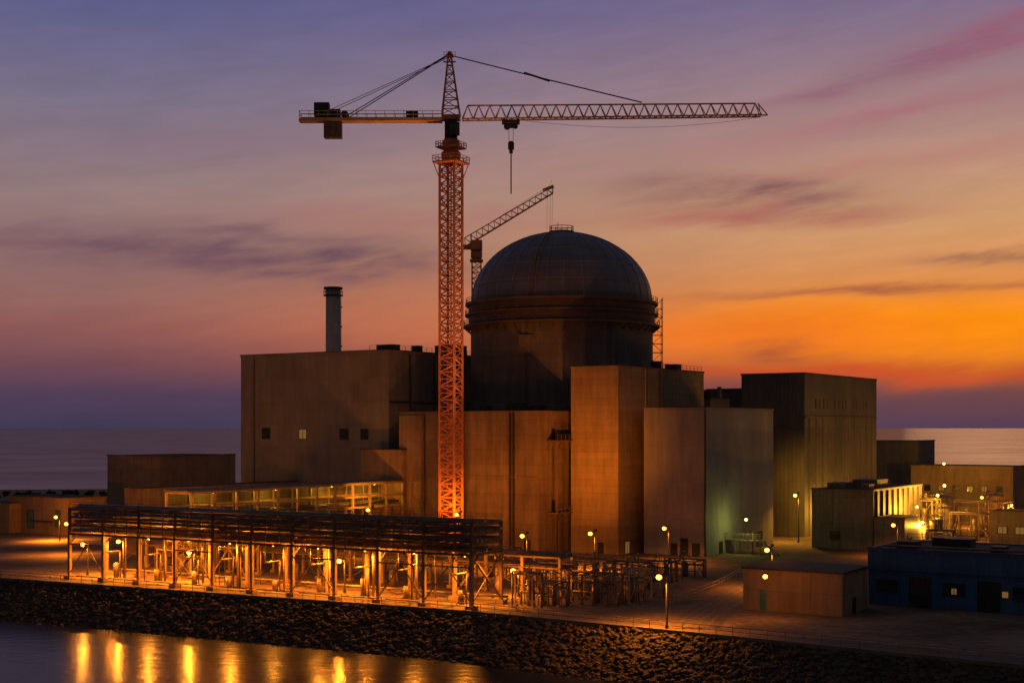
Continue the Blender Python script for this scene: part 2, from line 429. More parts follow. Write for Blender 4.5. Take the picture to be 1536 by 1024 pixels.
# ------------------------------------------------------------ lattice helpers
def lattice(m,w,z0,z1,st,c=.22,d=.11,ox=0,oy=0):
    h=w/2; cs=[(-h,-h),(h,-h),(h,h),(-h,h)]
    for x,y in cs: m.beam((ox+x,oy+y,z0),(ox+x,oy+y,z1),c)
    n=int(round((z1-z0)/st)); st=(z1-z0)/n
    for i in range(n+1):
        z=z0+i*st
        for k in range(4):
            a=cs[k];b=cs[(k+1)%4]
            m.beam((ox+a[0],oy+a[1],z),(ox+b[0],oy+b[1],z),d)
            if i<n:
                m.beam((ox+a[0],oy+a[1],z),(ox+b[0],oy+b[1],z+st/2),d)
                m.beam((ox+b[0],oy+b[1],z+st/2),(ox+a[0],oy+a[1],z+st),d)
                m.beam((ox+a[0],oy+a[1],z+st/2),(ox+b[0],oy+b[1],z+st/2),d*.9)
def truss(m,p,q,w,h,n,c=.16,d=.1,taper=1.0):
    """triangular truss from p to q; bottom chords +-w/2 sideways, top chord h up"""
    p=Vector(p);q=Vector(q);D=(q-p).normalized();S=D.cross(Vector((0,0,1))).normalized();U=S.cross(D)
    P=lambda t,s,u:p.lerp(q,t)+S*s*w/2+U*u*h*(1-(1-taper)*t)
    m.beam(P(0,-1,0),P(1,-1,0),c);m.beam(P(0,1,0),P(1,1,0),c);m.beam(P(.5/n,0,1),P(1-.5/n,0,1),c)
    for i in range(n):
        t0=i/n;t1=(i+1)/n;tm=(t0+t1)/2
        for s in(-1,1):
            m.beam(P(t0,s,0),P(tm,0,1),d); m.beam(P(tm,0,1),P(t1,s,0),d)
        m.beam(P(t0,-1,0),P(t0,1,0),d); m.beam(P(t0,-1,0),P(t1,1,0),d*.8)

# tower crane
r=root('tower_crane',(-12.95,290,0))
e=bpy.data.objects.new('mast_root',None);COL.objects.link(e);e.parent=r;e.rotation_euler=(0,0,R(-27))
m=MB(); m.box(-3.5,3.5,-3.5,3.5,0,1.4); m.make('foundation',CONC,e)
m=MB(); lattice(m,3.5,1.4,84,3.0,.42,.22)
m.beam((0,0,1.4),(0,0,84),.2);m.make('mast',CRANEM,e)
m=MB(); m.box(-2.9,2.9,-2.9,2.9,84,84.35); m.rail([(-2.9,-2.9,84.35),(2.9,-2.9,84.35),(2.9,2.9,84.35),(-2.9,2.9,84.35),(-2.9,-2.9,84.35)],1.2,1.4,.1)
m.box(-2.4,2.4,-2.4,2.4,87.2,87.5); m.rail([(-2.4,-2.4,87.5),(2.4,-2.4,87.5),(2.4,2.4,87.5),(-2.4,2.4,87.5),(-2.4,-2.4,87.5)],1.0,1.2,.1)
m.lathe([(1.7,84.3),(2.1,85.2),(2.1,86.2),(1.5,86.8),(1.9,87.4),(1.9,88.6),(1.2,89.6)],20)
for a,b in ((-1.6,-1.6),(1.6,-1.6),(1.6,1.6),(-1.6,1.6)): m.beam((a,b,80),(a*1.7,b*1.7,84),.16)
m.make('slewing_platform',CRANEM,e)
m=MB(); m.box(-1.3,1.3,-1.4,1.4,89.2,93.2); m.make('turntable_post',DARK,r)
m=MB(); m.box(-.2,1.9,-2.9,-1.42,89.6,92.2); m.make('operator_cab',DARK,r)
m=MB(); m.box(-.05,1.75,-2.93,-2.905,90.5,91.8); m.make('cab_window',GLASS,r)
# apex
m=MB(); base=[(-1.9,-1.3),(1.9,-1.3),(1.9,1.3),(-1.9,1.3)]; zA=94.2; zT=106.6
prev=[(x,y,zA) for x,y in base]
for i in range(1,8):
    t=i/7; k=1-.82*t; cur=[(x*k-.3*t,y*k,zA+(zT-zA)*t) for x,y in base]
    for j in range(4):
        m.beam(prev[j],cur[j],.3); m.beam(cur[j],cur[(j+1)%4],.17); m.beam(prev[j],cur[(j+1)%4],.15)
    prev=cur
m.box(-1.0,.5,-.6,.6,106.6,107.2); m.tube((-.3,-.6,107.3),(-.3,.6,107.3),.45,12)
m.beam((-1.6,0,105.6),(1.0,0,105.6),.3); m.rail([(-1.5,-.7,106.4),(1,-.7,106.4)],1.1,.8,.08)
m.box(-2,2,-1.3,1.3,93.2,94.2)
m.make('tower_head',CRANEM,r)
# jib
m=MB(); J0=(2.4,0,93.3); J1=(65.6,-1.2,93.9)
truss(m,J0,J1,2.0,3.0,27,.28,.15,.86)
m.beam((65.0,-1.2,96.4),(67.0,-1.25,94.0),.2); m.beam((65.5,-1.2,94.0),(67.0,-1.25,94.0),.25); m.beam((2.4,0,93.3),(3.5,0,96.3),.2)
m.beam((65.6,-1.2,94),(65.0,-1.2,96.6),.15)
m.make('jib',CRANEJ,r)
m=MB()
m.box(-31.5,-1.9,-1.3,1.3,92.9,93.15)
for y in(-1.3,1.3): m.beam((-32,y,93.15),(-1.9,y,93.15),.25,.6); 
m.rail([(-32,-1.4,93.4),(-1.9,-1.4,93.4)],1.5,2,.1); m.rail([(-32,1.4,93.4),(-1.9,1.4,93.4)],1.5,2,.1)
m.rail([(-32,-1.4,93.4),(-32,1.4,93.4)],1.5,1.4,.1)
m.beam((-32.2,0,93.0),(-31,0,93.3),1.8,.6)
for i in range(14): m.beam((-31+i*2.1,-1.2,93.0),(-29.9+i*2.1,1.2,93.0),.12)
m.make('counter_jib',CRANEJ,r)
m=MB(); 
for i in range(3): m.box(-26.9+i*1.25,-25.7+i*1.25,-1.1,1.1,89.4,92.85)
m.make('counterweight',mat_simple('counterweight_concrete',(.14,.10,.08),.8),r)
m=MB(); m.box(-29,-25.8,-1.0,1.0,94.0,96.8); m.box(-25.6,-23.5,-.9,.9,93.6,95.4); m.tube((-22.5,-.9,94.3),(-22.5,.9,94.3),.8,14); m.box(-9.5,-7,-.8,.8,93.6,95)
m.make('hoist_machinery',DARK,r)
m=MB()
for y in(-1.1,1.1):
    m.beam((-.6,y*.3,107.1),(-22,y,93.9),.16); 
    m.beam((-.9,y*.3,106.4),(-25.5,y,95.2),.1)
m.beam((.1,0,106.9),(21,0,101.7),.2); m.beam((21,0,101.7),(40.5,-.7,96.8),.22)
m.beam((15.5,0,103.3),(21,0,101.5),.35)
m.beam((.1,.3,107),(39,-.7,97.2),.08)
prev=None
for i in range(25):
    t=i/24; p=(15+t*51,-.6-.6*t,93.1-1.9*4*t*(1-t)+.6*t)
    if prev: m.beam(prev,p,.06)
    prev=p
m.make('pendant_ropes',DARK,r)
m=MB(); m.box(10.8,14.6,-1.2,1.2,92.5,93.0)
for x in(11.2,14.2):
    for y in(-1.2,1.2): m.tube((x,y-.1,93.1),(x,y+.1,93.1),.3,10)
m.box(12.0,13.6,-.6,.6,91.6,92.5); m.tube((11.9,-.4,91.9),(11.9,.4,91.9),.7,12);m.tube((13.7,-.4,91.9),(13.7,.4,91.9),.5,12)
for x in (12.3,13.2): m.beam((x,0,88.4),(x,0,91.8),.1)
m.box(12.1,13.4,-.35,.35,87.0,88.4); m.tube((12.75,-.45,88.1),(12.75,.45,88.1),.65,12)
m.box(12.35,13.15,-.3,.3,86.2,87.0)
m.beam((12.75,0,77.6),(12.75,0,86.2),.26)
m.make('trolley_and_hook',DARK,r)
# added spots and housings near the foot, put in to light mast and jib
spot(r,(8,-16,3),(0,0,92),150000,(1,.4,.14),40,1,'added_mast_spot_bulb')
spot(r,(-9,-13,3),(0,0,55),9000,(1,.33,.08),60,1,'added_mast_spot_bulb')
m=MB(); m.box(7.6,8.4,-16.6,-16.15,2,2.8); m.box(-9.4,-8.6,-13.6,-13.15,2,2.8); m.beam((8,-16.4,0),(8,-16.4,2),.15); m.beam((-9,-13.4,0),(-9,-13.4,2),.15)
m.make('added_mast_spot_housings',DARK,r)

# luffing crane behind
r=root('luffing_crane',(-10.4,400,0))
m=MB(); lattice(m,2.6,0,76.5,3.2,.34,.18); m.make('mast',CRANEM,r)
m=MB(); m.box(-1.9,1.9,-1.9,1.9,76.5,77.1); m.lathe([(1.4,77.1),(1.7,78),(1.7,79.4),(1.2,80)],16); m.box(-1.7,1.7,-2.6,1.2,79.8,82.6)
m.box(-4.4,-1.7,-1.2,1.2,80.2,81.4)
m.make('slewing_unit',CRANEM,r)
m=MB(); p=Vector((-3.2,0,81)); q=Vector((22.4,0,96.6))
truss(m,p,q,1.6,2.3,15,.26,.15,.75); m.beam(q,(22.2,0,99),.3); m.beam((19.5,0,97.4),(22.6,0,98.6),.5,.9); m.beam((21.6,0,99),(22.1,0,100.3),.08)
m.make('luffing_jib',CRANEJ,r)
m=MB()
for x in(20.8,21.7,22.3): m.beam((x,0,97),(x-.2,0,86),.07)
m.beam((-1.5,0,84.5),(21.5,0,98.8),.08); m.beam((-1.5,0,82),(-1.5,0,84.5),.2); m.make('hoist_ropes',DARK,r)

# ------------------------------------------------------------ pipe rack
RR=R(-29.7)
r=root('pipe_rack',(-6.2,209.3,0),RR)
L=87;W=9;n=10;sp=L/n
ps=MB();pc=MB();pp=MB();dk=MB();po=MB()
lev=[8.7,10.3,11.8,13.2]
for i in range(n+1):
    x=-i*sp
    for y in(0,W):
        po.beam((x,y,.7),(x,y,8.3),.55,.55); ps.beam((x,y,8.3),(x,y,13.3),.42,.42); pc.box(x-.75,x+.75,y-.75,y+.75,-.1,.7)
    for z in lev: ps.beam((x,-.25,z-.26),(x,W+.25,z-.26),.28,.4)
    ps.beam((x,0,6.6),(x,2.2,8.4),.2);ps.beam((x,W,6.6),(x,W-2.2,8.4),.2)
for z in lev:
    for y in (0,W):
        ps.beam((0.3,y,z-.3),(-L-.3,y,z-.3),.22,.34)
for i in range(n*3+1):
    x=-i*sp/3
    if i%3:
        for y in(0,W): ps.beam((x,y,lev[0]-.3),(x,y,lev[3]-.3),.14)
        for z in lev: ps.beam((x,0,z-.22),(x,W,z-.22),.14,.2)
for i in (0,1,3,6,9):
    x0=-i*sp;x1=-(i+1)*sp
    for y in ((0,) if i%2 else (0,W)):
        ps.beam((x0,y,1),((x0+x1)/2,y,6.4),.16); ps.beam((x1,y,1),((x0+x1)/2,y,6.4),.16)
        ps.beam((x0,y,6.5),(x1,y,6.5),.2)
ps.beam((0,0,1),(0,W,8),.16); ps.beam((0,W,1),(0,0,8),.16)
for li,z in enumerate(lev):
    y=.7
    while y<W-.5:
        rr=random.choice([.1,.13,.18,.24,.32]); a=random.uniform(-3,.5) if random.random()<.3 else .6
        b=-L-.6 if random.random()<.7 else -random.uniform(L*.4,L)
        pp.tube((a,y,z+rr),(b,y,z+rr),rr,10)
        if random.random()<.4:
            x=-random.uniform(4,L-4); pp.path([(x,y,z+rr),(x,y,z-1.5),(x,y,.6 if random.random()<.4 else z-3)],rr*.6)
        y+=rr*2+random.uniform(.25,.8)
dk.box(-L,.3,W-1.6,W-.4,13.35,13.42); dk.box(-L,.3,.4,1.5,10.32,10.36)
for pts in ([(.3,W-.3,13.4),(-L,W-.3,13.4)],[(.3,-.1,13.4),(-L,-.1,13.4)]):
    dk.rail(pts,.9,2.9,.07)
for i in range(9):
    x=-4-i*9.5+random.uniform(-2,2); y=random.uniform(5.5,7.5)
    pp.path([(x,y,0),(x,y,8.2)],.2); pp.path([(x-1,y,0),(x-1,y,5),(x-1,y-4,5),(x-1,y-4,8)],.14)
    pp.tube((x-2,y,0),(x-2,y,random.uniform(1.5,3)),.5,12)
pp.tube((0,W+2.2,.9),(-L,W+2.2,.9),.2,10);pp.tube((-10,1.6,.5),(-L,1.6,.5),.12,8)
for i in range(30): dk.beam((-i*2.9,W+1.9,.6),(-i*2.9,W+2.6,.6),.2,.2)
ps.make('steel_frame',STEEL,r); po.make('posts',POST,r); pc.make('concrete_footings',PLAST,r); pp.make('pipes',PIPE,r,True); dk.make('walkways',STEEL,r)
lg=MB();lb=MB()
for i in range(9):
    x=-4.4-i*9.7; y=5.2
    lb.box(x-.35,x+.35,y-.2,y+.2,7.95,8.2); lg.ball((x,y,7.75),.2,8,6)
    if i%2: plight(r,(x,y,7.2),5200,SOD,.25,'rack_lamp_bulb')
    else: dlight(r,(x,y,7.4),13000,SOD,.25,'rack_lamp_bulb',165)
lb.make('lamp_housings',DARK,r); lg.make('lamp_glasses',E_SOD,r,True)

# second lower rack behind
r=root('pipe_rack',(8,228,0),RR)
ps=MB();pp=MB();pc=MB();po=MB()
for i in range(14):
    x=-i*7.2
    for y in(0,4.5):
        po.beam((x,y,.6),(x,y,6.3),.45);pc.box(x-.5,x+.5,y-.5,y+.5,-.1,.6)
    for z in(4.4,6.2): ps.beam((x,-.3,z),(x,4.8,z),.3)
    if i%4==1: ps.beam((x,0,.8),(x-7.2,0,4.3),.15);ps.beam((x-7.2,0,.8),(x,0,4.3),.15)
for y in(0,4.5):
    for z in(4.4,6.2): ps.beam((0,y,z),(-13*7.2,y,z),.25)
for z in(4.55,6.35):
    y=.6
    while y<4.2:
        rr=random.choice([.12,.2,.28]); pp.tube((.6,y,z+rr),(-94,y,z+rr),rr,10); y+=2*rr+random.uniform(.3,.6)
for i in range(13):
    x=-3-i*7.2
    pp.path([(x,2,4.6),(x,2,.8),(x+2,2,.8)],.15)
    if i%3==1: pp.tube((x,-3,0),(x,-3,2.8),.6,12); pp.ball((x,-3,2.8),.6,12,8,.5)
ps.make('steel_frame',STEEL,r);po.make('posts',POST,r);pp.make('pipes',PIPE,r,True);pc.make('concrete_footings',PLAST,r)

# trestle gallery
r=root('gallery_trestle',(-61.4,262,0),ROT)
ps=MB();dk=MB();pp=MB()
L=66;n=11;sp=L/n
for i in range(n+1):
    y=i*sp
    for x in(0,-7):
        ps.beam((x,y,0),(x,y,15.5),.45)
    for z in (6,10.2,15.3): ps.beam((0,y,z),(-7,y,z),.35)
for x in(0,-7):
    for z in(10.2,12.6,15.4): ps.beam((x,0,z),(x,L,z),.42)
for i in range(n):
    if i%3==1: ps.beam((0,i*sp,4),(0,(i+1)*sp,10),.18)
dk.box(-7.5,.5,-.3,L,15.65,15.85); dk.box(-6.8,-.25,0,L,10.42,10.52)
dk.box(-7.2,-7.05,0,L,10.5,15.6)
for k in range(3): pp.tube((-1.2-k*1.1,0,11.0+(.2*(k%2))),(-1.2-k*1.1,L,11.0+(.2*(k%2))),.25,8)
ps.make('frame',mat_simple('gallery_frame_paint',(.38,.29,.18),.5,.1,.3,.5),r);dk.make('deck_and_roof',DARKW,r);pp.make('pipes',PIPE,r,True)
lg=MB()
for y in (9,27,45,60):
    lg.ball((-3.5,y,15.1),.22,10,8); plight(r,(-3.5,y,14.5),550,YEL,.2,'gallery_lamp_bulb')
lg.make('lamp_glasses',E_YEL,r,True)

# yard frames: open braced pipe supports with risers and manifolds
def skid(X,Y,L,W,H,nx=2,mat=STEELL,name='pipe_support_frame'):
    r=root(name,(X,Y,0),ROT); s=MB();p=MB()
    for i in range(nx+1):
        x=-L*i/nx
        for y in(0,W): s.beam((x,y,0),(x,y,H),.24); s.box(x-.3,x+.3,y-.3,y+.3,0,.25)
        s.beam((x,0,H-.15),(x,W,H-.15),.2)
        if i%2==0: s.beam((x,0,.3),(x,W,H-.3),.1); s.beam((x,W,.3),(x,0,H-.3),.1)
    for y in(0,W):
        s.beam((0,y,H-.15),(-L,y,H-.15),.2)
    s.beam((0,0,.3),(-L/nx,0,H-.3),.1); s.beam((-L/nx,0,.3),(0,0,H-.3),.1)
    s.beam((0,W,H*.62),(-L,W,H*.62),.15)
    s.rail([(0,W,H),(-L,W,H)],1.0,1.5,.06)
    s.make('frame',mat,r)
    for k in range(4):
        y=W*(.15+.22*k); rr=random.choice([.08,.12,.17]); z=H*random.choice([.35,.7,1])+rr
        x0=random.uniform(.3,1.6); x1=-L-random.uniform(.2,1.6)
        p.path([(x0,y,0),(x0,y,z),(x1,y,z),(x1,y,0)],rr)
        if k%2:
            xm=-L*random.uniform(.2,.8); p.path([(xm,y,z),(xm,y,z+1.2),(xm,y+1.5,z+1.2),(xm,y+1.5,0)],rr*.8); p.tube((xm-.02,y,z+.5),(xm-.02,y,z+.62),.35,12)
    xv=-L*.5; p.tube((xv,W*.5,0),(xv,W*.5,H*.75),min(.7,W*.2),14); p.ball((xv,W*.5,H*.75),min(.7,W*.2),12,8,.6)
    p.make('pipework',PIPE,r,True); return r
skid(3.2,212.5,3.2,4,5.2,1); skid(7.2,213.5,2.6,3,3.8,1); skid(15,214,7,5,4.8,3,STEEL); skid(18.6,217,2.2,5,5.4,1)
skid(12,228,9,5,5.2,2,STEEL);skid(22,236,7,4,4.4,2,STEEL);skid(28,246,8,4,3.6,2,STEEL);skid(5,240,8,5,5.8,2,STEEL);skid(34,254,6,4,3.2,1,STEEL)
skid(-1,252,10,5,5.6,2,STEEL);skid(23,225,5,3,3.4,1,STEELL);skid(17,248,6,3,3.8,1,STEELL)
skid(116,330,10,8,7,2,STEEL);skid(124,345,12,6,9,2,STEEL);skid(104,338,6,5,10,1,STEELL);skid(112,360,12,8,8,2)
skid(-20,262,8,5,6,2);skid(-38,276,8,5,6,2);skid(-60,255,9,4,5,2);skid(96,300,5,4,5,1)
# yard railings
m=MB(); m.rail([(24,213,0),(36,240,0),(44,262,0)],1.1,2.2,.07); m.rail([(-2,262,0),(20,262,0)],1.1,2.2,.07); m.make('yard_railing',STEELL)
# access platform
r=root('access_platform',(54.5,300,0),ROT); m=MB()
for x in(0,-3,-6,-9):
    for y in(0,3): m.beam((x,y,0),(x,y,4.6 if x in(0,-3) else 3),.2)
m.box(-9,0,0,3,2.9,3.05); m.rail([(-9,0,3.05),(0,0,3.05),(0,3,3.05)],1.1,1.2,.09)
m.beam((0,0,3),(4,0,.1),.2);m.beam((0,1.2,3),(4,1.2,.1),.2)
for i in range(8): m.box(.2+i*.45,.6+i*.45,.05,1.15,2.7-i*.33,2.75-i*.33)
m.beam((0,0,4.5),(-9,0,4.5),.14); m.make('platform_frame',STEELL,r)
# tanks
def tank(X,Y,rad,h,mat=PIPE,name='storage_tank'):
    r=root(name,(X,Y,0)); m=MB(); m.lathe([(rad,0),(rad,h),(rad*.5,h+rad*.25),(.01,h+rad*.3)],32); m.make('shell',mat,r,True)
    m=MB(); m.lathe([(rad,h),(rad+.15,h),(rad+.15,h+.15),(rad,h+.15)],32)
    for k in range(12):
        a=k*math.pi/6; m.beam((rad*.95*math.cos(a),rad*.95*math.sin(a),h),(rad*.95*math.cos(a),rad*.95*math.sin(a),h+1.1),.08)
    m.lathe([(rad*.95-.05,h+1.05),(rad*.95+.05,h+1.05),(rad*.95+.05,h+1.15),(rad*.95-.05,h+1.15)],32)
    m.beam((0,-rad-.2,0),(0,-rad-.2,h+1),.1);m.beam((.5,-rad-.2,0),(.5,-rad-.2,h+1),.1); m.make('ladder_and_rail',DARK,r)
tank(108,346,3,8);tank(117,372,3.5,9);tank(101,325,1.6,6);tank(140,352,3,7);tank(-44,268,2.2,6)
tank(128,362,2.2,10);tank(96,318,1.2,5)

# ------------------------------------------------------------ ground, shore, water
F=[(-420,421.7),(-94.7,252.6),(-6.9,207),(21.2,187.4),(59.9,159.7),(200,59.4)]
Bk=[(520,40),(520,900),(180,930),(60,800),(-60,640),(-420,590)]
m,N,b=newmat('ground_mat')
tc=N.new('ShaderNodeTexCoord').outputs['Object']
f=N.rng(N.noise(tc,.045,8,.62,.6),.35,.65,0,1); f2=N.rng(N.noise(tc,.7,6,.7),.3,.7,.6,1.35)
c=N.mix(f,(.10,.075,.05),(.30,.215,.135)); N.put(b.inputs['Base Color'],N.mix(1.0,c,N.comb(f2,f2,f2),'MULTIPLY'))
N.put(b.inputs['Roughness'],N.rng(f,0,1,.85,1.0)); b.inputs['Specular IOR Level'].default_value=.15
bn=N.new('ShaderNodeBump');bn.inputs['Strength'].default_value=.5;bn.inputs['Distance'].default_value=.15;N.put(bn.inputs['Height'],N.noise(tc,1.2,8,.7));N.put(b.inputs['Normal'],bn.outputs[0])
GROUND=m
me=bpy.data.meshes.new('ground')
top=F+Bk; vs=[(x,y,0) for x,y in top]; k=len(top)
out=[]
for i in range(k):
    p=Vector(top[i]);a=Vector(top[i-1]);c_=Vector(top[(i+1)%k]); t=((p-a).normalized()+(c_-p).normalized()).normalized()
    nrm=Vector((t.y,-t.x)); out.append((p.x+nrm.x*13,p.y+nrm.y*13,-7))
vs+=out
fs=[tuple(range(k))]+[(k+i,k+(i+1)%k,(i+1)%k,i) for i in range(k)]
me.from_pydata(vs,[],fs);me.materials.append(GROUND)
me.materials.append(mat_simple('embankment_earth',(.035,.028,.022),.9,0,.5,.5,.5))
for p in me.polygons:
    if p.index>0:p.material_index=1
me.update()
o=bpy.data.objects.new('ground',me);COL.objects.link(o)
# roads
ASPH=mat_simple('asphalt',(.11,.085,.06),.9,0,.4,.35,.3)
ROADL=mat_simple('road_paint',(.5,.44,.34),.7,0,.3,1)
TYRE=mat_simple('tyre_worn_asphalt',(.15,.115,.08),.85,0,.4,.5,.2)
def strip(pts,w0,w1,z,mat,name):
    v=[];fz=[]
    for i,p in enumerate(pts):
        p=Vector(p);a=Vector(pts[max(0,i-1)]);c_=Vector(pts[min(len(pts)-1,i+1)]);t=(c_-a).normalized();nr=Vector((-t.y,t.x))
        v.append((*(p+nr*w0),z));v.append((*(p+nr*w1),z))
    for i in range(len(pts)-1): fz.append((2*i,2*i+2,2*i+3,2*i+1))
    me=bpy.data.meshes.new(name);me.from_pydata(v,[],fz);me.materials.append(mat);me.update()
    o=bpy.data.objects.new(name,me);COL.objects.link(o);return o
strip(F,2,7.5,.02,ASPH,'perimeter_road')
AR=[(25.5,191.5),(28,201),(32,212),(38,228),(46,250),(60,285)]
strip(AR,-3.5,3.5,.03,ASPH,'access_road')
for w_ in (-2.1,-.5,.9,2.2): strip(AR,w_,w_+.45,.045,TYRE,'road_wheel_track')
strip(F[1:],7.6,7.75,.03,ROADL,'road_edge_line')
kb=MB();fr=MB()
for a,c_ in zip(F,F[1:]):
    a=Vector((*a,0));c_=Vector((*c_,0)); kb.beam(a+Vector((0,0,.1)),c_+Vector((0,0,.1)),.6,.5)
    fr.rail([a+Vector((0,0,.35)),c_+Vector((0,0,.35))],1.1,2.5,.08)
kb.make('sea_wall_kerb',mat_simple('kerb_concrete',(.18,.14,.10),.85,0,.3,.4)); fr.make('railing_fence',mat_simple('fence_steel',(.24,.16,.1),.6,.1))
# rocks
ROCK=mat_simple('rock',(.075,.052,.034),.9,0,.6,.35,.6)
t_=(1+5**.5)/2
ico=[Vector(v).normalized() for v in[(-1,t_,0),(1,t_,0),(-1,-t_,0),(1,-t_,0),(0,-1,t_),(0,1,t_),(0,-1,-t_),(0,1,-t_),(t_,0,-1),(t_,0,1),(-t_,0,-1),(-t_,0,1)]]
icf=[(0,11,5),(0,5,1),(0,1,7),(0,7,10),(0,10,11),(1,5,9),(5,11,4),(11,10,2),(10,7,6),(7,1,8),(3,9,4),(3,4,2),(3,2,6),(3,6,8),(3,8,9),(4,9,5),(2,4,11),(6,2,10),(8,6,7),(9,8,1)]
m=MB()
segs=[((-150,281.3),F[1]),(F[1],F[2]),(F[2],F[3]),(F[3],F[4]),(F[4],(95,134.6))]
Ls=[(Vector(b_)-Vector(a_)).length for a_,b_ in segs]
for i in range(15000):
    j=random.choices(range(len(segs)),Ls)[0]; a_=Vector(segs[j][0]);b_=Vector(segs[j][1]);t=(b_-a_).normalized();nr=Vector((t.y,-t.x))
    u=random.random();d=random.uniform(.3,12.2);p=a_.lerp(b_,u)+nr*d
    z=-7*d/13; s=random.choice([.22,.28,.34,.42,.55])*random.uniform(.8,1.2)
    mt=Matrix.Rotation(random.uniform(0,6.28),3,Vector((random.random(),random.random(),random.random()+.1)).normalized())
    sc=(random.uniform(.7,1.3),random.uniform(.7,1.3),random.uniform(.5,.9)); n0=len(m.v)
    for q in ico:
        q=mt@(q*random.uniform(.8,1.15)); m.v.append((p.x+q.x*s*sc[0],p.y+q.y*s*sc[1],z+.02+q.z*s*sc[2]))
    for f_ in icf:m.f.append(tuple(n0+x for x in f_))
m.make('rock_embankment',ROCK)
# water: wave-averaged reflection over a dark body colour
m,N,b=newmat('water_mat')
m.node_tree.nodes.remove(b)
tc=N.new('ShaderNodeTexCoord').outputs['Object']
mp=N.new('ShaderNodeMapping'); mp.inputs['Scale'].default_value=(.35,.6,1);N.put(mp.inputs[0],tc)
bn=N.new('ShaderNodeBump');bn.inputs['Strength'].default_value=.35;bn.inputs['Distance'].default_value=.25
N.put(bn.inputs['Height'],N.noise(mp.outputs[0],1.0,3,.5))
df=N.new('ShaderNodeBsdfDiffuse');N.put(df.inputs[0],(.018,.024,.022))
gl=N.new('ShaderNodeBsdfGlossy');N.put(gl.inputs[0],(.72,.76,.86));gl.inputs['Roughness'].default_value=.21;N.put(gl.inputs['Normal'],bn.outputs[0])
frn=N.new('ShaderNodeFresnel');frn.inputs[0].default_value=1.33
big=N.noise(mp.outputs[0],.012,4,.6)
fac=N.M('MULTIPLY',N.M('MINIMUM',frn.outputs[0],.6),N.rng(big,.35,.65,.6,.85))
mx=N.new('ShaderNodeMixShader');N.put(mx.inputs[0],fac);m.node_tree.links.new(df.outputs[0],mx.inputs[1]);m.node_tree.links.new(gl.outputs[0],mx.inputs[2])
m.node_tree.links.new(mx.outputs[0],[n_ for n_ in m.node_tree.nodes if n_.type=='OUTPUT_MATERIAL'][0].inputs[0])
me=bpy.data.meshes.new('water'); S=60000
me.from_pydata([(-S,-500,-5.5),(S,-500,-5.5),(S,S,-5.5),(-S,S,-5.5)],[],[(0,1,2,3)]);me.materials.append(m)
o=bpy.data.objects.new('water',me);COL.objects.link(o)
# distant trees
LEAF=mat_simple('foliage',(.045,.05,.03),.9,0,.5,.4); 
m=MB()
def tree(x,y,h):
    m.tube((x,y,0),(x,y,h*.5),.2,5,.08)
    for k in range(3):
        a=random.uniform(0,6.28);m.tube((x,y,h*.35),(x+h*.25*math.cos(a),y+h*.25*math.sin(a),h*.7),.1,4,.04)
    cl=[(random.gauss(0,h*.3),random.gauss(0,h*.3),h*random.uniform(.3,.9),h*random.uniform(.14,.28)) for _ in range(9)]
    for k in range(110):
        c_=random.choice(cl); p=Vector((x+random.gauss(c_[0],c_[3]*.6),y+random.gauss(c_[1],c_[3]*.6),random.gauss(c_[2],c_[3]*.6)))
        a=Vector((random.gauss(0,1),random.gauss(0,1),random.gauss(0,1))).normalized()*random.uniform(.2,.45);b_=a.orthogonal().normalized()*random.uniform(.2,.4)
        n0=len(m.v); m.v+= [tuple(p-a-b_),tuple(p+a-b_),tuple(p+a+b_),tuple(p-a+b_)]; m.f.append((n0,n0+1,n0+2,n0+3))
for i in range(110): tree(random.uniform(-270,-125),random.uniform(520,560),random.uniform(1.3,2.4))
for i in range(30): tree(random.uniform(165,260),random.uniform(440,560),random.uniform(4,9))
m.make('distant_trees',LEAF)

# ------------------------------------------------------------ lamps
street_lamp(21.6,190.5,7.3,15000,arm=(-1.3,0))
street_lamp(16.4,270,7.2,16000,added_flood=[(8,304,16,9000,95),(18,303,24,36000,62)])
street_lamp(32.6,284,7.2,9000)
street_lamp(2.9,264,7.2,14000,added_flood=[(-4,306,14,21000,95)])
street_lamp(69.9,333,11.6,10000,YEL,em=E_YEL,arm=(-1,0),added_flood=[(88,371,12,12000,90)])
street_lamp(131.7,380,8.7,16000)
street_lamp(83.6,296,7,4500)
street_lamp(-28.3,231,5.6,5500,bare=True)
street_lamp(-57.5,247,5.6,5500,bare=True)
street_lamp(-74.6,262,6.3,6500,bare=True)
street_lamp(-80.5,259,6.0,4500,bare=True)
street_lamp(-30.3,296,10.3,7000,added_flood=[(-48,341,22,11000,95)])
street_lamp(-10.5,281,10.2,8000,added_flood=[(-17,314,14,14000,95)])
street_lamp(1.1,226,4.5,3800,bare=True)
street_lamp(-112,338,6,20000,added_flood=[(-126,361,4,7000,120)])  # added lamp and flood, put in to brighten the gatehouse front
street_lamp(-97,300,7,12000,added_flood=[(-95,410,14,24000,60),(-72,350,28,9000,60)])
street_lamp(45,236,7,7500,added_flood=[(38,208,2,2500,70)])
wall_lamp(51.6,301,7.7,600,GRN,E_GRN,back=(-1,.6))
wall_lamp(28.5,309,12,1300,GRN,E_GRN,back=(-1,.6))
wall_lamp(-59.2,283,14.9,1800,YEL,back=(-1,0.5))
wall_lamp(103.5,332,11.5,6000,back=(-1,.5))
wall_lamp(97.0,327,9,5500,back=(-1,.5))
wall_lamp(108,341,13.5,5000,back=(-1,.5))
wall_lamp(124,392,17.6,4000,back=(0,1))
wall_lamp(95,316,6,3500,back=(-1,.5))
wall_lamp(82,352,7,4000,back=(-1,.6)); wall_lamp(90,366,7,4000,back=(-1,.6))
wall_lamp(140,330,7,6000,SOD)
wall_lamp(128,350,8,6000,SOD)
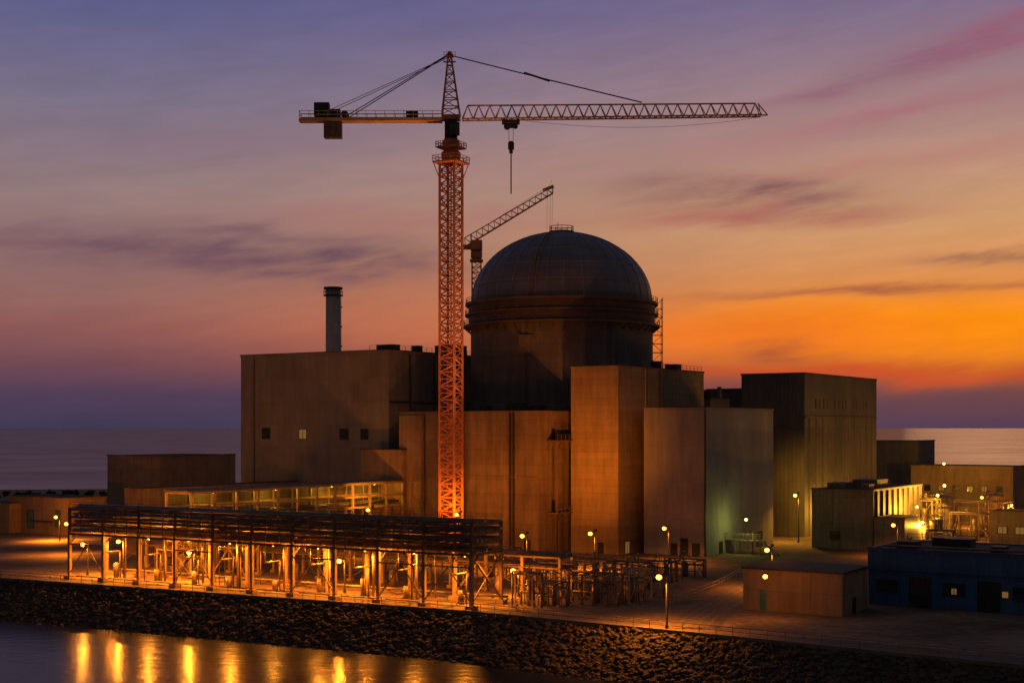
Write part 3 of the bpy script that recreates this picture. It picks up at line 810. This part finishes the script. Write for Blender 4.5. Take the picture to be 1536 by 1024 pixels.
wall_lamp(37,199.5,6.2,600,SOD,E_SOD,back=(.5,.9))

# ------------------------------------------------------------ world
w=bpy.data.worlds.new('World');scene.world=w;w.use_nodes=True
nt=w.node_tree
for n_ in list(nt.nodes): nt.nodes.remove(n_)
N=NT(nt)
tc=N.new('ShaderNodeTexCoord').outputs['Generated']
nv=N.new('ShaderNodeVectorMath');nv.operation='NORMALIZE';nt.links.new(tc,nv.inputs[0])
sp=N.new('ShaderNodeSeparateXYZ');nt.links.new(nv.outputs[0],sp.inputs[0])
az=N.M('ARCTAN2',sp.outputs[0],sp.outputs[1]); el=N.M('ARCSINE',sp.outputs[2])
def ramp(stops):
    cr=N.new('ShaderNodeValToRGB'); N.put(cr.inputs[0],N.rng(el,0,.4,0,1))
    e=cr.color_ramp.elements
    while len(e)<len(stops): e.new(.5)
    for i,(y,c) in enumerate(stops):
        e[i].position=min(1,max(0,math.atan((641-y)/2120)/.4)); e[i].color=(*lin(c),1)
    return cr.outputs[0]
left=ramp([(641,(62,58,82)),(590,(80,62,86)),(545,(114,74,84)),(490,(142,90,88)),(400,(150,112,108)),(300,(148,122,122)),(150,(120,112,134)),(0,(92,93,138)),(-200,(66,70,122))])
right=ramp([(641,(80,62,84)),(590,(104,66,74)),(555,(176,84,48)),(500,(228,116,40)),(430,(222,142,76)),(330,(208,156,110)),(200,(176,138,128)),(0,(124,108,138)),(-200,(76,76,124))])
lr=N.rng(az,-.36,.36,0,1,True)
col=N.mix(lr,left,right)
wv=N.comb(N.M('MULTIPLY',az,5.0),N.M('MULTIPLY',N.M('SUBTRACT',el,N.M('MULTIPLY',az,.12)),26.0),0.0)
nz=N.noise(wv,1.0,6,.6,.4)
nz2=N.noise(wv,2.6,5,.6,.3)
elw=N.M('ADD',el,N.M('MULTIPLY',N.M('SUBTRACT',nz,.5),.04))
tex=N.rng(nz2,.32,.64,.2,1)
def cloud(x,y,sx,sy,slope,c,st,usetex=True):
    global col
    a0=math.atan((x-768)/2048);e0=math.atan((641-y)/math.hypot(2048,x-768));sx/=2048;sy/=2048
    da=N.M('SUBTRACT',az,a0);dx=N.M('DIVIDE',da,sx)
    dy=N.M('DIVIDE',N.M('SUBTRACT',N.M('SUBTRACT',elw,e0),N.M('MULTIPLY',da,slope)),sy)
    g=N.M('EXPONENT',N.M('MULTIPLY',N.M('ADD',N.M('MULTIPLY',dx,dx),N.M('MULTIPLY',dy,dy)),-1.0))
    f=N.M('MULTIPLY',g,st)
    if usetex:f=N.M('MULTIPLY',f,tex)
    col=N.mix(f,col,lin(c))
cloud(1440,490,420,46,0,(255,148,8),1.0,False)
cloud(1150,504,280,30,0,(242,116,34),.75,False)
cloud(650,470,260,60,0,(198,114,78),.5,False)
cloud(1330,556,330,13,0,(210,70,36),.6,False)
cloud(430,388,330,34,-.02,(98,70,86),1.0)
cloud(150,375,220,22,-.02,(108,76,92),.8)
cloud(420,350,160,10,0,(94,72,90),.6)
cloud(1110,290,190,28,-.03,(114,74,84),1.0)
cloud(1130,325,230,18,.02,(168,94,88),.9)
cloud(1440,75,240,26,.24,(150,86,106),.9)
cloud(1300,118,150,10,.2,(126,84,112),.5)
cloud(1380,165,280,20,.16,(162,102,112),.75)
cloud(1350,240,260,16,.1,(184,112,106),.55)
cloud(1500,384,110,9,-.02,(120,80,78),.95)
cloud(1330,437,330,9,.03,(166,94,62),.9)
cloud(1180,530,70,14,0,(140,66,58),.9)
cloud(620,330,260,22,0,(164,100,102),.65)
cloud(420,205,260,26,.05,(134,104,120),.5)
cloud(900,240,360,24,.06,(170,122,118),.4)
st_=N.rng(nz2,.25,.75,.92,1.08); col=N.mix(1.0,col,N.comb(st_,st_,st_),'MULTIPLY')
ab=N.M('ABSOLUTE',az)
bf=N.rng(ab,.42,1.25,0,1,True)
back=N.mix(N.rng(el,0,1.2,0,1),(.056,.047,.047),(.05,.049,.064))
col=N.mix(bf,col,back)
hi=N.rng(el,.38,.9,0,1,True)
col=N.mix(hi,col,(.05,.049,.064))
sky=N.new('ShaderNodeTexSky');sky.sky_type='NISHITA';sky.sun_disc=False;sky.sun_elevation=R(0.5);sky.sun_rotation=R(19)
b1=N.new('ShaderNodeBackground');nt.links.new(col,b1.inputs[0]);b1.inputs[1].default_value=1.0
b2=N.new('ShaderNodeBackground');nt.links.new(sky.outputs[0],b2.inputs[0]);b2.inputs[1].default_value=.001
ad=N.new('ShaderNodeAddShader');nt.links.new(b1.outputs[0],ad.inputs[0]);nt.links.new(b2.outputs[0],ad.inputs[1])
ow=N.new('ShaderNodeOutputWorld');nt.links.new(ad.outputs[0],ow.inputs[0])
# almost-set sun: faint grazing light only
l=bpy.data.lights.new('sun','SUN');l.energy=.03;l.angle=R(6);l.color=(1,.45,.18);l.specular_factor=0
o=bpy.data.objects.new('sun',l);COL.objects.link(o)
d=Vector((-math.sin(R(19)),-math.cos(R(19)),-.03));o.rotation_euler=d.to_track_quat('-Z','Y').to_euler()
# ------------------------------------------------------------ camera
cam=bpy.data.cameras.new('camera');cam.lens=48;cam.sensor_width=36;cam.shift_y=129/1536;cam.clip_end=120000;cam.clip_start=1
o=bpy.data.objects.new('camera',cam);COL.objects.link(o);o.location=(0,0,28);o.rotation_euler=(R(90),0,0);scene.camera=o
